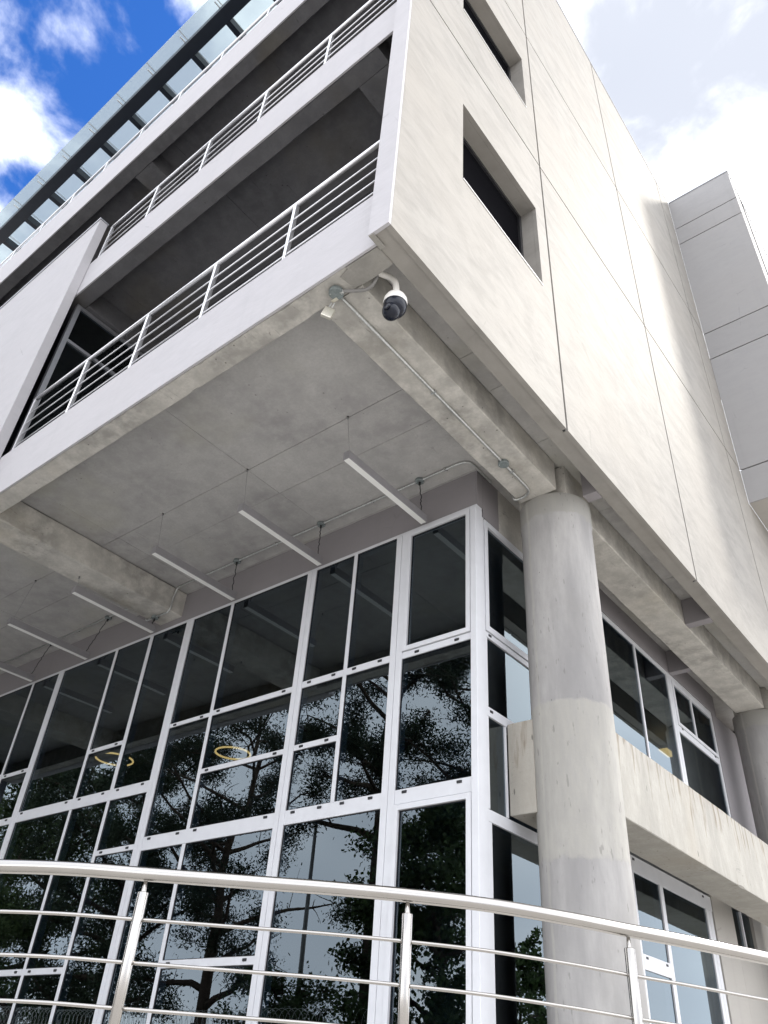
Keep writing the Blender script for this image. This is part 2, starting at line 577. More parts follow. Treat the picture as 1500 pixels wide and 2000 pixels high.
def tube_geo(pts, rad, seg=12, cap=True):
    pts = [Vector(p) for p in pts]
    n = len(pts)
    rad = [rad] * n if isinstance(rad, (int, float)) else rad
    V, F = [], []
    t0 = (pts[1] - pts[0]).normalized()
    ref = Vector((0, 0, 1)) if abs(t0.z) < 0.9 else Vector((1, 0, 0))
    u = t0.cross(ref).normalized()
    for i, p in enumerate(pts):
        a = pts[max(i - 1, 0)]
        b = pts[min(i + 1, n - 1)]
        t = (b - a).normalized()
        u = (u - t * u.dot(t)).normalized()
        v = t.cross(u)
        for k in range(seg):
            an = 2 * math.pi * k / seg
            V.append(p + (u * math.cos(an) + v * math.sin(an)) * rad[i])
    for i in range(n - 1):
        for k in range(seg):
            k2 = (k + 1) % seg
            F.append((i * seg + k, i * seg + k2, (i + 1) * seg + k2, (i + 1) * seg + k))
    if cap:
        F.append(tuple(range(seg - 1, -1, -1)))
        F.append(tuple((n - 1) * seg + k for k in range(seg)))
    return V, F


def tube(name, parent, mat, pts, rad, seg=12, at=None):
    V, F = tube_geo(pts, rad, seg)
    o = mesh_obj(name, parent, mat, V, F, at if at is not None else pts[0])
    me = o.data
    me.polygons.foreach_set('use_smooth', [len(p.vertices) == 4 for p in me.polygons])
    return o


def smooth_path(pts, n=8):
    """Catmull-Rom through pts"""
    P = [Vector(p) for p in pts]
    P = [P[0] * 2 - P[1]] + P + [P[-1] * 2 - P[-2]]
    out = []
    for i in range(1, len(P) - 2):
        for k in range(n):
            t = k / n
            a, b, c, d = P[i - 1], P[i], P[i + 1], P[i + 2]
            out.append(0.5 * ((2 * b) + (c - a) * t + (2 * a - 5 * b + 4 * c - d) * t * t + (3 * b - a - 3 * c + d) * t ** 3))
    out.append(P[-2])
    return out


def lathe(name, parent, mat, prof, at, seg=40, axis='Z', smooth=True):
    V, F = [], []
    n = len(prof)
    for r, z in prof:
        for k in range(seg):
            a = 2 * math.pi * k / seg
            p = (r * math.cos(a), r * math.sin(a), z)
            if axis == 'X':
                p = (p[2], p[0], p[1])
            elif axis == 'Y':
                p = (p[0], p[2], p[1])
            V.append(p)
    for i in range(n - 1):
        for k in range(seg):
            k2 = (k + 1) % seg
            F.append((i * seg + k, i * seg + k2, (i + 1) * seg + k2, (i + 1) * seg + k))
    F.append(tuple(range(seg - 1, -1, -1)))
    F.append(tuple((n - 1) * seg + k for k in range(seg)))
    at = Vector(at)
    o = mesh_obj(name, parent, mat, [Vector(v) + at for v in V], F, at)
    if smooth:
        me = o.data
        me.polygons.foreach_set('use_smooth', [len(p.vertices) == 4 for p in me.polygons])
        mod = o.modifiers.new('edge', 'EDGE_SPLIT')
        mod.split_angle = math.radians(38)
    return o


def cast_beam(name, parent, mat, x0, x1, y0, y1, z0, z1, seed=1):
    """a cast concrete beam: its arrises wander and are chipped along the length"""
    rnd = random.Random(seed)
    along_x = abs(x1 - x0) > abs(y1 - y0)
    L0, L1, W0, W1 = (x0, x1, y0, y1) if along_x else (y0, y1, x0, x1)
    n = max(8, int((L1 - L0) / 0.055))
    off = []
    for c_ in range(4):
        v, row, chip = 0.006, [], 0
        for i in range(n + 1):
            v += rnd.uniform(-0.0018, 0.0018)
            v = min(max(v, 0.003), 0.011)
            if chip == 0 and rnd.random() < 0.03:
                chip = rnd.randint(1, 4)
            e = rnd.uniform(0.006, 0.016) if chip else 0.0
            chip = max(0, chip - 1)
            row.append(v + e)
        off.append(row)
    V, F = [], []
    for i in range(n + 1):
        l = L0 + (L1 - L0) * i / n
        a, b, c_, d = (o[i] for o in off)
        prof = [(W0 + a, z0), (W1 - b, z0), (W1, z0 + b), (W1, z1 - c_), (W1 - c_, z1), (W0 + d, z1), (W0, z1 - d), (W0, z0 + a)]
        for w, z in prof:
            V.append((l, w, z) if along_x else (w, l, z))
    for i in range(n):
        for k_ in range(8):
            k2 = (k_ + 1) % 8
            f = (i * 8 + k_, i * 8 + k2, (i + 1) * 8 + k2, (i + 1) * 8 + k_)
            F.append(f[::-1] if along_x else f)
    e0, e1 = tuple(range(8)), tuple(n * 8 + k_ for k_ in range(8))
    F += [e0, e1[::-1]] if along_x else [e0[::-1], e1]
    F = [f[::-1] for f in F]
    o = mesh_obj(name, parent, mat, V, F, ((x0 + x1) / 2, (y0 + y1) / 2, z0))
    bm = bmesh.new()
    bm.from_mesh(o.data)
    bmesh.ops.recalc_face_normals(bm, faces=bm.faces)
    bm.to_mesh(o.data)
    bm.free()
    return o


def plate_x(name, parent, mat, x0, x1, y0, y1, z0, z1, hole=None, bev=0.0):
    """wall plate normal to X with an optional rectangular hole (y0,y1,z0,z1)"""
    if not hole:
        return box(name, parent, mat, x0, x1, y0, y1, z0, z1, bev)
    a, b, c, d = hole
    O = [(y0, z0), (y1, z0), (y1, z1), (y0, z1)]
    I = [(a, c), (b, c), (b, d), (a, d)]
    V = [(x1, y, z) for y, z in O + I] + [(x0, y, z) for y, z in O + I]
    F = []
    for k in range(4):
        k2 = (k + 1) % 4
        F.append((k, k2, 4 + k2, 4 + k))                      # outer face
        F.append((8 + k2, 8 + k, 12 + k, 12 + k2))            # back face
        F.append((k2, k, 8 + k, 8 + k2))                      # rim
        F.append((4 + k, 4 + k2, 12 + k2, 12 + k))            # reveal
    return mesh_obj(name, parent, mat, V, F, (x0, (y0 + y1) / 2, (z0 + z1) / 2))


# ------------------------------------------------------------------ setting
GZ = -1.6          # lower ground, where the photographer stands
TZ = -0.36         # terrace carrying the steel railing
g = mesh_obj('ground', None, 'driveway', [(-900, -900, GZ), (900, -900, GZ), (900, 900, GZ), (-900, 900, GZ)], [(0, 1, 2, 3)])
tag(g, kind='structure')
poly = [(-16.0, -13.2), (-1.60, -1.62), (-1.0, -1.12), (-0.5, -0.70), (0.06, -0.22), (0.48, 0.15), (0.86, 0.60), (1.13, 1.0), (1.36, 1.46), (1.70, 2.1),
        (3.4, 5.5), (4.6, 9.0), (5.0, 24.0), (-17.0, 24.0), (-17.0, -13.2)]
V = [(x, y, TZ) for x, y in poly] + [(x, y, GZ) for x, y in poly]
k = len(poly)
F = [tuple(range(k))] + [(i, i + k, (i + 1) % k + k, (i + 1) % k) for i in range(k)]
F = [F[0]] + [f[::-1] for f in F[1:]]
tag(mesh_obj('terrace', None, 'paving', V, F), kind='structure')

# ------------------------------------------------------------------ the building
B = thing('office_building', 'grey concrete and white plaster office building with overhanging balcony floors and glazed base', 'building', (-3.0, 5.0, TZ))
XL = -16.0
# columns
for cy in (3.9, 10.54):
    prof = [(0.37, TZ + 0.001), (0.37, 4.985), (0.378, 5.0), (0.378, 5.249)]
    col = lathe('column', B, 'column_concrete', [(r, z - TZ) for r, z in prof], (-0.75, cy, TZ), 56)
    box('column_head', col, 'beam_concrete', -1.03, -0.47, cy - 0.27, cy + 0.27, 5.252, 5.618, 0.006)

LV = [(5.25, 6.00), (9.13, 9.87), (13.11, 14.17)]
for li, (zb, zt) in enumerate(LV):
    lvl = ('lower', 'middle', 'upper')[li]
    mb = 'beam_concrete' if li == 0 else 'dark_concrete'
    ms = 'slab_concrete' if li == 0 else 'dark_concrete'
    box('fascia', B, 'front_plaster', XL, -0.202, 0.088, 0.112, zb, zt, 0.004)
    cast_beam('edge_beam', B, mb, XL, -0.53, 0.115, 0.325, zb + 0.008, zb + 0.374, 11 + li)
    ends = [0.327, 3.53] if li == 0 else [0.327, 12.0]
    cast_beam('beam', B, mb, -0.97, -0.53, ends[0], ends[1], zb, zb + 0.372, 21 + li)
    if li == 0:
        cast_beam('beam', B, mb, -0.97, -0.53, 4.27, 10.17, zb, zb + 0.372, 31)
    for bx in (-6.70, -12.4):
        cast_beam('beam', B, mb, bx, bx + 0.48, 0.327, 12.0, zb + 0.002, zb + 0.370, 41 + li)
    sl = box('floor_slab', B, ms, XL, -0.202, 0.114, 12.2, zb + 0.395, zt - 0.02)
    # the poured soffit shows the joints of its formwork boards
    xs = [-0.206, -0.528, -0.972, -3.42, -5.86, -6.218, -6.702, -9.1, -11.5, -12.4, XL]
    ys = [0.327, 1.715, 2.23, 3.155, 4.6, 6.4, 8.4, 12.0] if li == 0 else [0.327, 1.55, 2.75, 4.1, 12.0]
    rnd = random.Random(5 + li)
    for i in range(len(xs) - 1):
        if (xs[i], xs[i + 1]) in ((-0.528, -0.972), (-6.218, -6.702)):
            continue
        for j in range(len(ys) - 1):
            gp = 0.0025
            dz = rnd.uniform(0, 0.005)
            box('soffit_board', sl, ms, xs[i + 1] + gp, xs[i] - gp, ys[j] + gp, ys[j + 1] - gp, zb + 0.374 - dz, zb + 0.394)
# mortar patch where the fascia beam runs into the side wall
mt = box('mortar_patch', B, 'mortar', -0.528, -0.202, 0.116, 0.315, 5.244, 5.615, 0.012)
V = []
pr = [(-0.62, 0.16), (-0.45, 0.118), (-0.21, 0.118), (-0.205, 0.31), (-0.40, 0.322), (-0.52, 0.318), (-0.60, 0.27)]
V = [(x, y, 5.2435) for x, y in pr] + [(x, y, 5.262) for x, y in pr]
mesh_obj('mortar_smear', B, 'mortar', V, [tuple(range(6, -1, -1))] + [(i, (i + 1) % 7, (i + 1) % 7 + 7, i + 7) for i in range(7)])

box('mortar_lip', B, 'mortar', -0.196, -0.150, 0.002, 0.150, 5.236, 5.2495, 0.004)
# side wall: backing with facing panels and recessed joints
YS = [0.03, 2.775, 6.04, 9.56, 10.33]
ZS = [5.25, 9.93, 13.80, 18.80]
wins = {(0, 0): (0.985, 2.535, 7.185, 8.665), (0, 1): (0.985, 2.535, 11.08, 12.56), (0, 2): (0.985, 2.535, 14.98, 16.46)}
gv = 0.019
for i in range(4):
    for j in range(3):
        h = wins.get((i, j))
        y0 = YS[i] + (0 if i == 0 else gv)
        y1 = YS[i + 1] - (0 if i == 3 else gv)
        z0 = ZS[j] + (0 if j == 0 else gv * 0.8)
        z1 = ZS[j + 1] - (0 if j == 2 else gv * 0.8)
        bk = plate_x('wall_backing', B, 'facade_plaster', -0.20, -0.052, YS[i], YS[i + 1], ZS[j] + (0.012 if j == 0 else 0), ZS[j + 1] - (0.05 if j == 2 else 0), h)
        plate_x('facade_panel', B, 'facade_plaster', -0.050, 0.0, y0, y1, z0, z1, h)
        if h:
            a, b, c, d = h
            w = box('window_frame', B, 'frame_dark', -0.26, -0.20, a, a + 0.05, c, d)
            box('frame_bar', w, 'frame_dark', -0.26, -0.20, b - 0.05, b, c, d)
            box('frame_bar', w, 'frame_dark', -0.26, -0.20, a + 0.05, b - 0.05, d - 0.05, d)
            box('frame_bar', w, 'frame_dark', -0.26, -0.20, a + 0.05, b - 0.05, c, c + 0.05)
            box('frame_bar', w, 'frame_dark', -0.255, -0.205, a + 0.05, b - 0.05, c + 0.45, c + 0.49)
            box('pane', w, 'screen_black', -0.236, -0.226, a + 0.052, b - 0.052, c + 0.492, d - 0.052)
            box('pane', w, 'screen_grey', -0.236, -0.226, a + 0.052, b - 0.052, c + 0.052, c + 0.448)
            box('window_sill', B, 'paint_white_trim', -0.195, 0.008, a + 0.003, b - 0.003, c + 0.001, c + 0.014)
for yy in YS[1:4]:
    box('joint_strip', B, 'joint_seal', -0.050, -0.030, yy - 0.0189, yy + 0.0189, 5.262, 18.78)
for zz in ZS[1:3]:
    for ya, yb in zip(YS[:-1], YS[1:]):
        box('joint_strip', B, 'joint_seal', -0.050, -0.030, ya + (0.0192 if ya > 1 else 0), yb - 0.0192, zz - 0.0150, zz + 0.0150)
box('corner_return', B, 'front_plaster', -0.20, 0.0, 0.0, 0.028, 5.25, 18.80)
box('wall_coping', B, 'grey_aluminium', -0.21, 0.012, -0.01, 10.32, 18.802, 18.835, 0.004)
for ry in (3.79, 7.0):
    box('soffit_rib', B, 'bulkhead_plaster', -0.358 if ry < 4 else -0.527, -0.203, ry, ry + 0.14, 5.25, 5.616, 0.004)

plate_x('wall_backing', B, 'facade_plaster', -0.20, -0.052, 10.332, 15.0, 5.262, 9.148)
plate_x('facade_panel', B, 'facade_plaster', -0.050, 0.0, 10.332, 15.0, 5.25, 9.148)
# stair tower standing out of the side wall
tz = [9.15, 9.93, 12.99, 13.78, 17.06, 17.68, 18.80]
box('tower_core', B, 'gasket', 0.03, 1.46, 10.36, 15.0, 9.18, 18.76)
for a, b in zip(tz[:-1], tz[1:]):
    z0 = a + (0 if a == 9.15 else 0.013)
    z1 = b - (0 if b == 18.80 else 0.013)
    box('tower_panel', B, 'tower_plaster', 0.002, 1.49, 10.33, 10.358, z0, z1)
    box('tower_panel', B, 'tower_plaster', 1.462, 1.49, 10.360, 11.1, z0, z1)
    box('tower_panel', B, 'tower_plaster', 1.462, 1.49, 11.5, 15.0, z0, z1)
box('tower_soffit', B, 'beige_plaster', 0.002, 1.486, 10.362, 15.0, 9.15, 9.178)
box('tower_coping', B, 'grey_aluminium', 0.014, 1.51, 10.31, 15.02, 18.802, 18.83, 0.004)

# white projecting wall on the left with its end return
pw = box('projecting_wall', B, 'front_plaster', XL, -6.18, -0.05, 0.084, 5.25, 10.86, 0.004)
box('wall_cap', pw, 'grey_aluminium', XL, -6.17, -0.065, 0.095, 10.862, 10.885)
# glazed screens closing the balconies on the left
for zb, zt in ((6.0, 9.12),):
    gs = box('glazed_screen', B, 'grey_aluminium', -6.36, -6.29, 0.20, 0.27, zb, zt)
    zm = zt - 0.70
    box('frame_bar', gs, 'grey_aluminium', -6.36, -6.29, 0.272, 3.9, zt - 0.05, zt)
    box('frame_bar', gs, 'grey_aluminium', -6.36, -6.29, 0.272, 3.9, zm - 0.05, zm)
    for yy in (1.45, 2.65):
        box('frame_bar', gs, 'grey_aluminium', -6.355, -6.295, yy, yy + 0.06, zb, zm - 0.052)
        box('frame_bar', gs, 'grey_aluminium', -6.355, -6.295, yy, yy + 0.06, zm + 0.002, zt - 0.052)
    for ya, yb in ((0.272, 1.448), (1.512, 2.648), (2.712, 3.9)):
        box('pane', gs, 'tinted_glass', -6.33, -6.32, ya, yb, zb, zm - 0.052)
        box('pane', gs, 'tinted_glass', -6.33, -6.32, ya, yb, zm + 0.002, zt - 0.052)
    box('interior_partition', B, 'interior_wall', -9.2, -9.1, 0.33, 4.0, zb, zt)
for zb, zt in ((6.005, 9.14), (9.89, 13.14)):
    box('back_wall', B, 'bulkhead_plaster', XL, -0.204, 4.0, 4.15, zb, zt)
box('roof_wall', B, 'front_plaster', XL, -0.204, 4.6, 4.75, 14.21, 17.3)

# bulkheads above the glazing, mezzanine beams
CW = 3.16
box('bulkhead', B, 'bulkhead_plaster', XL, -1.285, CW + 0.012, CW + 0.12, 5.145, 5.615)
box('bulkhead', B, 'bulkhead_plaster', -1.40, -1.284, CW + 0.122, 3.60, 5.045, 5.614)
box('spandrel_beam', B, 'beam_concrete', -1.55, -1.284, 3.602, 4.5, 5.03, 5.613, 0.005)
box('bulkhead', B, 'bulkhead_plaster', -1.40, -1.284, 4.502, 10.2, 5.27, 5.613)
box('bulkhead_rib', B, 'bulkhead_plaster', -1.282, -0.972, 8.30, 8.42, 5.27, 5.612)
cast_beam('mezzanine_beam', B, 'pale_concrete', -0.985, -0.53, 4.24, 6.62, 2.10, 2.88, 51)
cast_beam('mezzanine_beam', B, 'pale_concrete', -0.985, -0.532, 6.624, 10.2, 2.102, 2.881, 52)
box('mezzanine_beam', B, 'pale_concrete', -1.286, -1.02, 3.64, 4.12, 2.03, 2.86, 0.010)
box('side_wall', B, 'beige_plaster', -1.42, -1.284, 8.47, 9.20, TZ + 0.002, 2.30)
box('side_wall', B, 'beige_plaster', -1.42, -1.284, 9.202, 10.0, TZ + 0.002, 1.80)
box('side_wall', B, 'beige_plaster', -1.42, -1.284, 10.002, 12.0, TZ + 0.002, 2.30)
box('side_wall', B, 'bulkhead_plaster', -1.42, -1.284, 9.99, 12.0, 2.302, 5.268)
sw = box('side_window', B, 'white_aluminium', -1.36, -1.30, 9.204, 9.25, 1.802, 2.30)
box('frame_bar', sw, 'white_aluminium', -1.36, -1.30, 9.58, 9.62, 1.802, 2.30)
box('pane', sw, 'tinted_glass', -1.335, -1.325, 9.252, 9.578, 1.802, 2.30)
box('pane', sw, 'tinted_glass', -1.335, -1.325, 9.622, 9.998, 1.802, 2.30)
# rooms behind the glass
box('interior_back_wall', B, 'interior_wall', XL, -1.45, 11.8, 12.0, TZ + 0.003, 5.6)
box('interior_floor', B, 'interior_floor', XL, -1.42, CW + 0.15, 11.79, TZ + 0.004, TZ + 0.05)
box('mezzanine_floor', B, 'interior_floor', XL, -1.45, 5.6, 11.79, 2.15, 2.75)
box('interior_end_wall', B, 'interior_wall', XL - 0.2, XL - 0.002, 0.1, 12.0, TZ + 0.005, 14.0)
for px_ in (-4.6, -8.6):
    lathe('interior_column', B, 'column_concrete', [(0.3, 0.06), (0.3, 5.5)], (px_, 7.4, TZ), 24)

# ------------------------------------------------------------------ curtain wall (front)
ZB = TZ + 0.01
T = 0.07
fr = box('curtain_wall', B, 'white_aluminium', XL, -1.285, CW - 0.005, CW + 0.10, 5.105, 5.143, 0.003)
cyA, cyB = CW - 0.018, CW + 0.10


PR = random.Random(3)


def mull(x0, x1, z0, z1, dy=0.0, nm='mullion'):
    return box(nm, fr, 'white_aluminium', x0, x1, cyA + dy, cyB, z0, z1, 0.004)


def trans(x0, x1, z0, z1, dy=0.006):
    return box('transom', fr, 'white_aluminium', x0, x1, cyA + dy, cyB, z0, z1, 0.004)


def cap(x, z):
    box('drain_cap', fr, 'cap_black', x - 0.026, x + 0.026, cyA - 0.004, cyA + 0.03, z - 0.012, z + 0.012, 0.004)


def pane(x0, x1, z0, z1, caps=True):
    e = 0.004
    o = box('pane', fr, 'tinted_glass', x0 + 0.002, x1 - 0.002, CW + 0.006, CW + 0.016, z0 + 0.002, z1 - 0.002)
    o.rotation_euler = (PR.uniform(-0.0045, 0.0045), 0, PR.uniform(-0.0045, 0.0045))      # panes never sit quite in one plane
    # dark glazing gasket round the pane
    V, F = [], []
    y = CW - 0.004
    o_ = [(x0 + 0.001, z0 + 0.001), (x1 - 0.001, z0 + 0.001), (x1 - 0.001, z1 - 0.001), (x0 + 0.001, z1 - 0.001)]
    w = 0.006
    i_ = [(x0 + w, z0 + w), (x1 - w, z0 + w), (x1 - w, z1 - w), (x0 + w, z1 - w)]
    V = [(a, y, b) for a, b in o_ + i_] + [(a, y + 0.007, b) for a, b in o_ + i_]
    for q in range(4):
        r = (q + 1) % 4
        F += [(q, r, 4 + r, 4 + q), (4 + q, 4 + r, 12 + r, 12 + q), (8 + r, 8 + q, 12 + q, 12 + r), (r, q, 8 + q, 8 + r)]
    mesh_obj('gasket', fr, 'gasket', V, F, (x0, y, z0))
    if caps and z0 > 0:
        cap(x0 + 0.11 if x1 - x0 > 0.5 else x0 + 0.08, z0 - 0.030)
        cap(x1 - 0.13 if x1 - x0 > 0.5 else x1 - 0.08, z0 - 0.030)


def sash(x0, x1, z0, z1, w=0.055):
    """opening light: its own frame standing proud of the mullions, with a shadow gap"""
    y0 = CW - 0.030
    s = box('sash_frame', fr, 'white_aluminium', x0 + 0.006, x0 + w, y0, CW + 0.05, z0 + 0.006, z1 - 0.006, 0.003)
    box('sash_frame', fr, 'white_aluminium', x1 - w, x1 - 0.006, y0, CW + 0.05, z0 + 0.006, z1 - 0.006, 0.003)
    box('sash_frame', fr, 'white_aluminium', x0 + w, x1 - w, y0 + 0.001, CW + 0.05, z0 + 0.006, z0 + w, 0.003)
    box('sash_frame', fr, 'white_aluminium', x0 + w, x1 - w, y0 + 0.001, CW + 0.05, z1 - w, z1 - 0.006, 0.003)
    pane(x0 + w, x1 - w, z0 + w, z1 - w, False)


# posts: (x0, x1) over the whole height
for a, b in ((-1.36, -1.283), (-2.345, -2.19), (-3.73, -3.585), (-6.02, -5.875), (-9.155, -9.015), (-12.3, -12.15)):
    if a == -1.36:
        mull(a + 0.008, b, ZB, 5.104, -0.010, 'corner_post')
    else:
        mid = (a + b) / 2
        mull(a, mid - 0.0025, ZB, 5.104)
        mull(mid + 0.0025, b, ZB, 5.104)
TP = 5.103
# bay A
trans(-2.189, -1.353, 3.555, 3.625)
sash(-2.189, -1.353, 3.626, TP)
trans(-2.189, -1.353, 2.115, 2.245)
pane(-2.189, -1.353, 2.246, 3.554)
for cx_ in (-1.52, -2.0):
    cap(cx_, 3.588)
sash(-2.189, -1.353, ZB + 0.05, 2.114)
# bays B, C
mull(-2.985, -2.935, 2.246, TP, 0.008)
trans(-2.934, -2.346, 3.56, 3.635)
trans(-3.584, -2.986, 3.56, 3.635)
trans(-3.584, -2.986, 2.855, 2.915)
trans(-3.584, -2.346, 2.105, 2.245)
pane(-2.934, -2.346, 3.636, TP)
pane(-3.584, -2.986, 3.636, TP)
pane(-2.934, -2.346, 2.246, 3.559)
pane(-3.584, -2.986, 2.916, 3.559)
pane(-3.584, -2.986, 2.246, 2.854)
pane(-3.584, -2.346, ZB + 0.05, 2.104, False)
# bays D, E
mull(-5.125, -5.07, 2.246, TP, 0.008)
mull(-5.14, -5.085, ZB, 2.094, 0.008)
trans(-5.069, -3.731, 3.55, 3.615)
trans(-5.874, -5.126, 3.55, 3.60)
trans(-5.069, -3.731, 2.850, 2.905)
trans(-5.874, -3.731, 2.095, 2.245)
trans(-5.084, -3.731, 0.90, 0.97)
pane(-5.069, -3.731, 3.616, TP)
pane(-5.874, -5.126, 3.601, TP)
pane(-5.069, -3.731, 2.906, 3.549)
pane(-5.069, -3.731, 2.246, 2.849)
pane(-5.874, -5.126, 2.246, 3.549)
pane(-5.874, -5.141, ZB + 0.05, 2.094, False)
pane(-5.084, -3.731, 0.971, 2.094)
pane(-5.084, -3.731, ZB + 0.05, 0.899, False)
# bays F, G, H
mull(-6.84, -6.765, 2.926, TP, 0.008)
mull(-7.665, -7.605, 2.926, TP, 0.008)
mull(-6.84, -6.78, ZB, 2.784, 0.008)
mull(-7.675, -7.62, ZB, 2.784, 0.008)
trans(-9.014, -6.021, 2.785, 2.925)
trans(-7.604, -6.841, 3.52, 3.575)
pane(-6.764, -6.021, 2.926, TP)
pane(-7.604, -6.841, 3.576, TP)
pane(-7.604, -6.841, 2.926, 3.519)
pane(-9.014, -7.666, 2.926, TP)
trans(-6.779, -6.021, 2.125, 2.185)
pane(-6.779, -6.021, 2.186, 2.784)
pane(-6.779, -6.021, ZB + 0.05, 2.124, False)
trans(-7.619, -6.841, 0.89, 0.955)
trans(-9.014, -7.676, 0.89, 0.955)
pane(-7.619, -6.841, 0.956, 2.784)
pane(-9.014, -7.676, 0.956, 2.784)
pane(-7.619, -6.841, ZB + 0.05, 0.889, False)
pane(-9.014, -7.676, ZB + 0.05, 0.889, False)
# bays I, J and on
mull(-9.945, -9.885, ZB, TP, 0.008)
trans(-9.884, -9.156, 3.53, 3.585)
trans(-9.884, -9.156, 2.785, 2.88)
trans(-12.149, -9.946, 3.55, 3.61)
trans(-12.149, -9.946, 2.10, 2.24)
pane(-9.884, -9.156, 3.586, TP)
pane(-9.884, -9.156, 2.881, 3.529)
pane(-9.884, -9.156, ZB + 0.05, 2.784, False)
pane(-12.149, -9.946, 3.611, TP)
pane(-12.149, -9.946, 2.241, 3.549)
pane(-12.149, -9.946, ZB + 0.05, 2.099, False)
trans(-15.99, -12.301, 2.10, 2.24)
pane(-15.99, -12.301, 2.241, TP)
pane(-15.99, -12.301, ZB + 0.05, 2.099, False)
box('sill', fr, 'white_aluminium', XL, -1.285, CW - 0.03, CW + 0.1, ZB - 0.008, ZB + 0.049)

# ------------------------------------------------------------------ curtain wall (side)
SX = -1.30
sf = box('side_curtain_wall', B, 'white_aluminium', SX - 0.09, SX + 0.01, CW + 0.105, 3.30, ZB, 5.043, 0.003)


def sbar(nm, y0, y1, z0, z1, d=0.0):
    return box(nm, sf, 'white_aluminium', SX - 0.09, SX + 0.008 - d, y0, y1, z0, z1, 0.003)


def spane(y0, y1, z0, z1):
    o = box('pane', sf, 'tinted_glass', SX - 0.018, SX - 0.008, y0 + 0.002, y1 - 0.002, z0 + 0.002, z1 - 0.002)


def scap(y, z):
    box('drain_cap', sf, 'cap_black', SX - 0.02, SX + 0.014, y - 0.024, y + 0.024, z - 0.011, z + 0.011, 0.003)


# left of the column
sbar('sash_frame', 3.308, 3.365, 3.70, 5.03, -0.012)
sbar('sash_frame', 3.366, 4.60, 4.965, 5.03, -0.012)
sbar('sash_frame', 3.366, 4.60, 3.70, 3.765, -0.012)
spane(3.366, 4.60, 3.766, 4.964)
sbar('transom', 3.302, 6.0, 3.635, 3.692)
sbar('mullion', 4.602, 4.68, 3.694, 5.26)
spane(4.682, 6.0, 3.694, 5.20)
sbar('transom', 3.302, 6.0, 2.835, 2.925)
spane(3.335, 4.60, 2.927, 3.633)
spane(4.682, 6.0, 2.927, 3.633)
sbar('mullion', 4.602, 4.68, 2.927, 3.633)
sbar('mullion', 3.302, 3.333, 2.927, 3.633)
sbar('mullion', 3.302, 3.333, 2.01, 2.833)
sbar('mullion', 3.612, 3.635, 2.01, 2.833)
spane(3.335, 3.61, 2.01, 2.833)
sbar('transom', 3.302, 4.998, 1.905, 2.005)
scap(3.38, 3.668)
scap(3.38, 2.890)
# upper, right of the column
sbar('mullion', 6.002, 6.07, 2.84, 5.26)
sbar('transom', 6.072, 9.98, 5.205, 5.262)
spane(6.072, 7.085, 2.90, 5.203)
sbar('mullion', 7.087, 7.13, 2.90, 5.203)
spane(7.132, 8.19, 2.90, 5.203)
sbar('mullion', 8.192, 8.27, 2.84, 5.203)
sbar('mullion', 8.280, 8.36, 2.84, 5.203)
sbar('sash_frame', 8.362, 8.42, 4.50, 5.20, -0.010)
sbar('sash_frame', 8.422, 9.92, 5.14, 5.20, -0.010)
sbar('sash_frame', 8.422, 9.92, 4.50, 4.55, -0.010)
sbar('mullion', 9.07, 9.12, 4.552, 5.138)
spane(8.422, 9.068, 4.552, 5.138)
spane(9.122, 9.92, 4.552, 5.138)
sbar('transom', 8.362, 9.92, 4.40, 4.49)
spane(8.362, 9.92, 2.90, 4.398)
sbar('mullion', 9.922, 9.985, 2.84, 5.203)
sbar('transom', 6.072, 9.98, 2.84, 2.898)
scap(8.5, 4.478)
scap(9.78, 4.478)
# lower, right of the column
sbar('transom', 4.9, 8.46, 2.105, 2.27)
sbar('mullion', 3.302, 3.355, ZB, 1.903)
sbar('mullion', 5.0, 5.08, ZB, 2.103)
spane(3.357, 4.998, ZB, 1.903)
sbar('mullion', 6.09, 6.17, ZB, 2.103)
spane(5.082, 6.088, ZB, 2.103)
sbar('mullion', 6.85, 6.94, ZB, 2.103)
sbar('transom', 6.172, 6.848, 1.19, 1.33)
spane(6.172, 6.848, 1.332, 2.103)
spane(6.172, 6.848, ZB, 1.188)
spane(6.942, 8.24, ZB, 2.103)
sbar('mullion', 8.242, 8.33, ZB, 2.103)
sbar('mullion', 8.338, 8.43, ZB, 2.103)
scap(6.26, 1.30)
scap(6.76, 1.30)
scap(6.2, 2.235)
scap(8.2, 2.235)

# ------------------------------------------------------------------ balcony railings
def balcony_rail(label, z0, posts, xr, hrail):
    t = thing('balcony_railing', label, 'railing', (-3.2, 0.16, z0), 'steel railings along the balcony edges')
    xl = posts[-1] - 0.05
    y = 0.137
    tube('handrail', t, 'rail_steel', [(xl, y, z0 + hrail), (xr, y, z0 + hrail)], 0.024, 14)
    for k in range(4):
        z = z0 + hrail - 0.25 - 0.185 * k
        if z > z0 + 0.03:
            tube('rail_bar', t, 'rail_steel', [(posts[-1], y, z), (xr, y, z)], 0.0085, 8)
    for x in posts:
        box('post', t, 'rail_steel', x - 0.019, x - 0.003, y - 0.022, y + 0.022, z0 + 0.001, z0 + hrail - 0.03, 0.002)
        box('post', t, 'rail_steel', x + 0.003, x + 0.019, y - 0.022, y + 0.022, z0 + 0.001, z0 + hrail - 0.03, 0.002)
        box('rail_bracket', t, 'rail_steel', x - 0.008, x + 0.008, y - 0.010, y + 0.010, z0 + hrail - 0.07, z0 + hrail - 0.02)
    return t


P1 = [-1.375, -2.53, -3.68, -4.86, -6.02]
